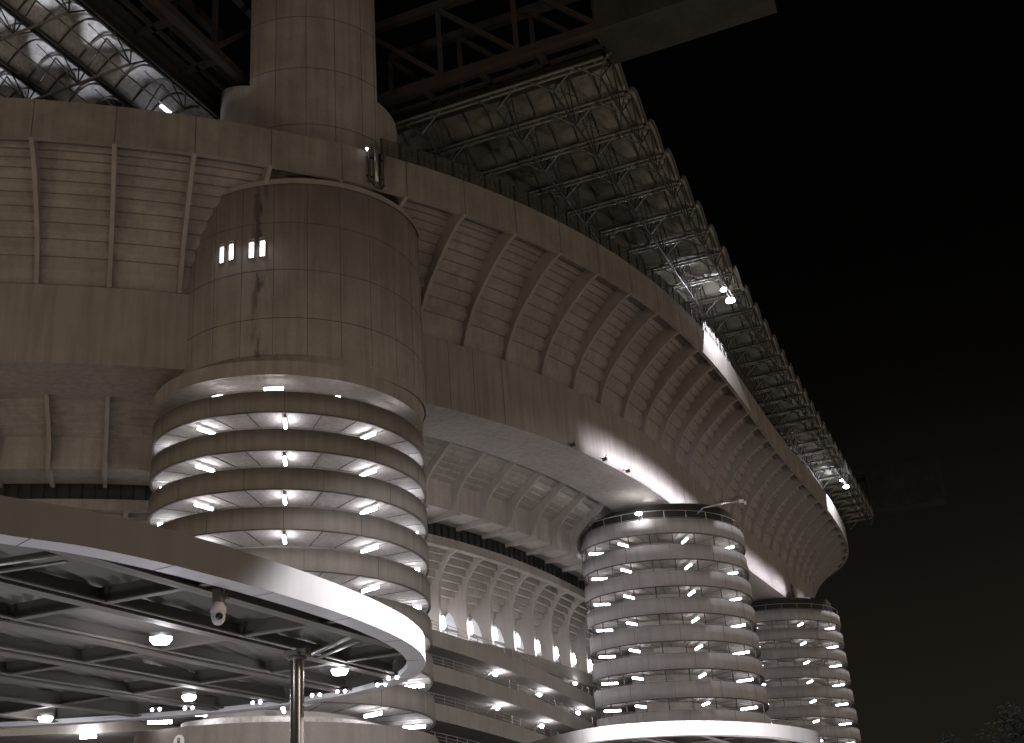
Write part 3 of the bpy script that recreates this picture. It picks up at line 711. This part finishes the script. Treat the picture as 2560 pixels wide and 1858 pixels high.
def canopy(label, loop, grp, spacing=2.0, cross=3.95, s_off=-14.2, l_off=12.7):
    c0 = sum((Vector(p) for p in loop), Vector((0, 0)))/len(loop)
    T = thing("canopy", label, "canopy", (c0.x, c0.y, GZ), grp)
    L = smooth_loop(loop); area = sum(L[i-1].x*L[i].y-L[i].x*L[i-1].y for i in range(len(L)))
    if area < 0: L.reverse()
    IN = inset(L, .42)
    m = MB(); m.smooth = True; m.grid([[(p.x, p.y, CH), (p.x, p.y, CT)] for p in L], close_u=True); m.build("fascia", M_WHITE, T)
    m = MB(); m.grid([[(p.x, p.y, CH-.003), (q.x, q.y, CH-.003), (q.x, q.y, CH+.12)] for p, q in zip(L, IN)], close_u=True)
    m2 = MB(); m2.grid([[(p.x, p.y, CT), (q.x, q.y, CT-.002)] for p, q in zip(L, inset(L, .6))], close_u=True); m2.build("top_capping", M_CBEAM, T)
    o = m.build("lip_soffit", M_LIP, T)
    j = MB(); acc = 0
    for i in range(len(L)):
        acc += (L[i]-L[i-1]).length
        if acc > 2.4:
            acc = 0; j.bar((L[i].x, L[i].y, CH-.004), (IN[i].x, IN[i].y, CH-.004), .015, .006)
    j.build("lip_joint", M_JOINT, o)
    # deck: corrugated sheet, ridges along the S direction
    m = MB(); d = AE; nrm = AD
    lo = min(p.x*AE[0]+p.y*AE[1] for p in IN); hi = max(p.x*AE[0]+p.y*AE[1] for p in IN)
    l = lo+.02; k = 0
    prev = None
    while l < hi:
        ts = clip_line((AE[0]*l, AE[1]*l), AD, IN)
        z = CT-.1+(.055 if k % 2 else -.055)
        if len(ts) >= 2:
            cur = [(AE[0]*l+AD[0]*t, AE[1]*l+AD[1]*t, z) for t in (ts[0], ts[-1])]
            if prev: 
                b = len(m.v); m.v += prev+cur; m.face((b, b+1, b+3, b+2))
            prev = cur
        l += .13; k += 1
    m.build("corrugated_deck", M_DECK, T)
    m = MB(); s_ = s_off-60
    def ibeam(p, q, w_, zt, zb):
        m.bar((p[0], p[1], zb+.02), (q[0], q[1], zb+.02), w_, .035); m.bar((p[0], p[1], (zt+zb)/2), (q[0], q[1], (zt+zb)/2), .03, zt-zb)
    while s_ < s_off+60:
        ts = clip_line((AS[0]*s_, AS[1]*s_), AL, IN)
        if len(ts) >= 2: ibeam((AS[0]*s_+AL[0]*ts[0], AS[1]*s_+AL[1]*ts[0]), (AS[0]*s_+AL[0]*ts[-1], AS[1]*s_+AL[1]*ts[-1]), .26, CT-.15, CH+.03)
        s_ += spacing
    m.build("main_beams", M_CBEAM, T)
    m = MB(); l = l_off-60
    while l < l_off+60:
        ts = clip_line((AL[0]*l, AL[1]*l), AS, IN)
        if len(ts) >= 2: ibeam((AL[0]*l+AS[0]*ts[0], AL[1]*l+AS[1]*ts[0]), (AL[0]*l+AS[0]*ts[-1], AL[1]*l+AS[1]*ts[-1]), .16, CT-.15, CH+.08)
        l += cross
    m.build("cross_beams", M_CBEAM, T)
    m = MB(); s_ = s_off+.22
    for sh in (0, -2, -4, -6):
        s2 = s_+sh; ts = clip_line((AS[0]*s2, AS[1]*s2), AL, IN)
        if len(ts) >= 2: m.tube((AS[0]*s2+AL[0]*ts[0], AS[1]*s2+AL[1]*ts[0], CH+.1), (AS[0]*s2+AL[0]*ts[-1], AS[1]*s2+AL[1]*ts[-1], CH+.1), .035, 6)
    m.build("conduit", M_CBEAM, T)
    return T
loop1 = [(-7.9,13.8),(-7.0,15.2),(-6.1,16.2),(-5.15,17.8),(-4.1,20.1),(-3.2,22.6),(-2.6,25.1),(-2.45,27.2),(-2.75,29.0),(-3.45,30.5),(-4.5,31.7),(-5.75,32.5),(-7.2,33.05),(-8.9,33.35),(-11.0,33.4),(-13.5,33.2),(-15.9,32.8),(-22,31.8),(-27,31),(-29,25),(-28,17),(-24,11.5),(-18,9.5),(-12.5,10),(-9.6,11.8)]
K1 = canopy("flat round-ended canopy in the foreground, edge glaring white at its right end", loop1, "forecourt canopies")
loop2 = [(-2.5,58),(-.8,53),(1.0,49.6),(2.3,48.2),(3.6,47.9),(5.4,48.2),(7.3,49.4),(9.5,51.6),(11.5,54.5),(12.9,57.5),(13.4,61),(12.4,64.5),(9,67),(4,67.5),(0,65),(-2.2,62)]
K2 = canopy("smaller distant canopy with a glaring white edge below the middle tower", loop2, "forecourt canopies")
light("canopy_spotlight", 'SPOT', (3.2, 28.5, 8.2), 36000, col=(.95,.93,1), size=.15, aim=(-2.95, 26.4, 5.0), spot=64, blend=.16)
light("canopy_edge_fill", 'AREA', (13, 3, 8), 190, col=(1,.89,.75), size=1.5, aim=(-5, 20, 5))  # added warm fill for the unlit part of the canopy edge
light("canopy_spotlight", 'SPOT', (7.5, 38.5, 9.5), 70000, col=(.95,.93,1), size=.2, aim=(6.5, 49.5, 5.0), spot=95, blend=.2)
for px, py, e_ in ((-8.6, 17.5, 80), (-6.5, 24.5, 70), (-12, 22, 42), (-10, 30, 45)):
    light("canopy_underside_fill", 'AREA', (px, py, GZ+.3), e_, col=(.88,.86,1), size=1.6, aim=(px, py, 5))  # added unseen fill shining up at the lip and beams
light("canopy_underside_fill", 'AREA', (6.5, 55, GZ+.3), 300, col=(.88,.86,1), size=2, aim=(6.5, 55, 5))
# column of the foreground canopy
CO = thing("canopy_column", "polished round steel column carrying the foreground canopy", "column", (-4.91, 24.96, GZ))
m = MB(); m.smooth = True; m.lathe((-4.91, 24.96, 0), [(.14, GZ),(.14, 4.5)], 28); m.build("shaft", M_COLM, CO)
m = MB(); m.lathe((-4.91, 24.96, 0), [(.01,4.5),(.2,4.5),(.2,4.54),(.01,4.54)], 20); m.box((-4.91,24.96,4.63),.55,.22,.14,R_(-21.6)); m.box((-4.91,24.96,4.6),.3,.5,.05,R_(-21.6)); m.build("head_bracket", M_CBEAM, CO)
m = MB(); m.lathe((-4.91, 24.96, 0), [(.01,GZ+.04),(.26,GZ+.04),(.26,GZ)], 20); m.build("base_plate", M_CBEAM, CO)
for (a_, b_) in (((-10.0,17.45,4.74),(-6.75,16.62,4.78)), ((-4.75,25.75,4.74),(-3.65,24.3,4.78))):
    m = MB(); m.tube(a_, b_, .055, 10); m.bar((a_[0]+.1,a_[1]+.12,4.66),(b_[0]+.1,b_[1]+.12,4.68),.08,.03)
    o = m.build("canopy_pipe", M_RAIL, org=a_); tag(o, "pale drain pipe under the foreground canopy %s" % ("at the far left" if a_[0] < -6 else "beside the steel column"), "pipe", "drain pipes of the foreground canopy")
# dome camera
DC = thing("dome_camera", "white dome security camera hanging under the foreground canopy", "camera", (-5.1, 19.33, 4.7))
m = MB(); m.smooth = True; m.lathe((-5.1,19.33,4.33), [(.01,.2),(.07,.19),(.1,.13),(.125,.1),(.13,.02),(.115,-.0)], 24); m.build("hood", M_CAMW, DC)
m = MB(); m.smooth = True; m.lathe((-5.1,19.33,4.3), [(.112,.03),(.115,-.03),(.1,-.1),(.06,-.15),(.01,-.165)], 24); o = m.build("dome", M_CAMW, DC)
m = MB(); v = Vector((.045,-.1,-.055)); m.smooth = True
pl = Vector((-5.1,19.33,4.3)); d = Vector((.35,-.85,-.3)).normalized(); m.tube(pl+d*.06, pl+d*.128, .058, 16); o2 = m.build("lens_housing", M_WINGLASS, DC)
m = MB(); m.tube(pl+d*.128, pl+d*.131, .03, 12); m.build("lens", M_DARK, o2)
m = MB(); m.box((-5.1,19.33,4.62),.16,.14,.22,R_(-21)); m.box((-5.02,19.3,4.56),.2,.05,.03); m.tube((-4.98,19.3,4.58),(-4.94,19.3,4.72),.02,6); m.path([(-5.02,19.27,4.6),(-4.99,19.25,4.7),(-5.03,19.26,4.8),(-5.06,19.27,4.86)],.012,6); m.build("mount", M_CBEAM, DC)
# lamps of the foreground canopy
for k, (px, py, sz, nm) in enumerate(((-7.05,22.6,.17,"nearest the security camera"),(-4.45,27.6,.16,"right of the steel column"),(-8.5,29.7,.14,"left of the steel column"),(-12.7,31.4,.15,"at the far left"))):
    T = thing("canopy_lamp", "glaring square lamp under the foreground canopy, %s" % nm, "lamp", (px, py, CH), "ceiling lamps of the foreground canopy")
    m = MB(); m.box((px, py, CH+.02), sz*2.4, sz*2.0, .09, .3); m.build("housing", M_HOUS, T)
    m = MB(); m.lathe((px, py, CH-.06), [(.01,.03),(sz*1.15,.03),(sz*1.2,0),(sz*.9,-.07),(.01,-.06)], 14); m.build("lens", M_GLOW, T)
    light("canopy_lamp_glow", 'POINT', (px, py, CH-.3), 14, col=(.95,.93,1), size=.12)
for k, (px, py, nm) in enumerate(((-9.9,31.6,"first from the left"),(-9.1,31.8,"second from the left"),(-7.3,31.7,"third from the left"),(-5.65,31.2,"fourth from the left"),(-4.95,30.9,"fifth from the left"),(-3.85,30.3,"sixth from the left"),(-3.45,29.4,"seventh from the left"))):
    m = MB(); m.smooth = True; m.cm = 0
    for dx in (-.1, .1):
        m.cm = 1; m.lathe((px+dx, py, CH-.0), [(.01,.04),(.045,.0),(.03,-.04),(.01,-.05)], 8)
    m.cm = 0; m.box((px, py, CH+.06), .34, .1, .06)
    tag(m.build("twin_spot", [M_DARK, M_TUBE2], org=(px, py, CH)), "small twin spot lamp along the far canopy edge, %s" % nm, "lamp", "twin spots under the far canopy edge")

# sign with the tower number
SGN = thing("round_sign", "round white sign with black number 8 on the base wall of the near tower", "sign", (*arc(CZ, 12.0, R_(-40.6), ph1), 10.6))
t = R_(-40.6); cx, cy = arc(CZ, 12.02, t, ph1); nx = Vector((cx-CZ.x, cy-CZ.y, 0)).normalized(); tx = Vector((math.cos(-ph1+t), math.sin(-ph1+t), 0))
def disc(mb, c, r1, r0, th, n=32, a0=0, a1=2*math.pi, sx_=1, sz_=1):
    rows = []
    for i in range(n+1):
        a = a0+(a1-a0)*i/n; dv = tx*math.cos(a)*sx_+Vector((0,0,1))*math.sin(a)*sz_
        rows.append([c+dv*r0, c+dv*r1, c+dv*r1+nx*th, c+dv*r0+nx*th])
    mb.grid(rows, close_v=True)
c_ = Vector((cx, cy, 10.72)); m = MB(); disc(m, c_, .52, .001, .05); m.build("disc", M_SIGN, SGN)
m = MB(); disc(m, c_+nx*.055+Vector((0,0,.15)), .155, .07, .01, sx_=.85); disc(m, c_+nx*.055+Vector((0,0,-.13)), .185, .095, .01, sx_=.85); m.build("numeral", M_INK, SGN)

tube_lamp((-26.9, 88.9, 12.9), .25, 2.6, "wide tube lamp at the far left under the lowest ramp of the near tower", M_TUBE2, "tube lamps of the near tower")
tube_lamp((-25.2, 91.0, 13.0), .2, .6, "short lamp beside the wide tube under the lowest ramp of the near tower", M_TUBE2, "tube lamps of the near tower")
# ------------------------------------------------------------ low building lamps at bottom left
for k, (s, z, nm) in enumerate(((12.2, 13.7, "at the bottom left corner"),)):
    p = rim(s, 24.2, z); m = MB(); m.box(p, 1.3, .3, .3)
    tag(m.build("wall_lamp", M_GLOW, org=p), "bright wall lamp below the foreground canopy %s" % nm, "lamp")
    light("wall_lamp_glow", 'POINT', rim(s, 23.6, z-.3), 400, col=(.93,.92,1), size=.3)

# ------------------------------------------------------------ trees behind, bottom right
def tree(x, y, h, w_, label, seed):
    rnd = random.Random(seed); T = thing("tree", label, "tree", (x, y, GZ), "dark trees at the bottom right corner")
    m = MB(); m.tube((x, y, GZ), (x+.2, y, GZ+h*.62), .35, 7, r2=.12)
    for k in range(6):
        a = k*1.05; z = GZ+h*(.35+.05*k); m.tube((x, y, z), (x+math.cos(a)*w_*.5, y+math.sin(a)*w_*.5, z+h*.22), .12, 5, r2=.04)
    m.build("trunk", M_BARK, T)
    m = MB()
    blobs = [(rnd.gauss(0,.33)*w_, rnd.gauss(0,.33)*w_, h*(.45+.5*rnd.random()), w_*(.18+.2*rnd.random())) for _ in range(16)]
    for bx, by, bz, br in blobs:
        for _ in range(150):
            v = Vector((rnd.gauss(0,1), rnd.gauss(0,1), rnd.gauss(0,1))).normalized()*br*(.6+.5*rnd.random())
            c = Vector((x+bx, y+by, GZ+bz))+v; u = Vector((rnd.gauss(0,1), rnd.gauss(0,1), rnd.gauss(0,1))).normalized(); t_ = u.orthogonal().normalized(); q = .16+.16*rnd.random()
            b = len(m.v); m.v += [tuple(c-u*q), tuple(c+t_*q*.6), tuple(c+u*q), tuple(c-t_*q*.6)]; m.face((b, b+1, b+2, b+3))
    m.build("crown", M_LEAF, T)
tree(53.5, 140, 15.6, 5.2, "dark leafy tree crown rising highest at the bottom right corner", 3)
tree(46.5, 142, 12.8, 4.2, "low dark tree crown left of the tallest one", 5)
tree(40.5, 150, 13.2, 4.0, "small dark tree crown beside the foot of the farthest tower", 8)
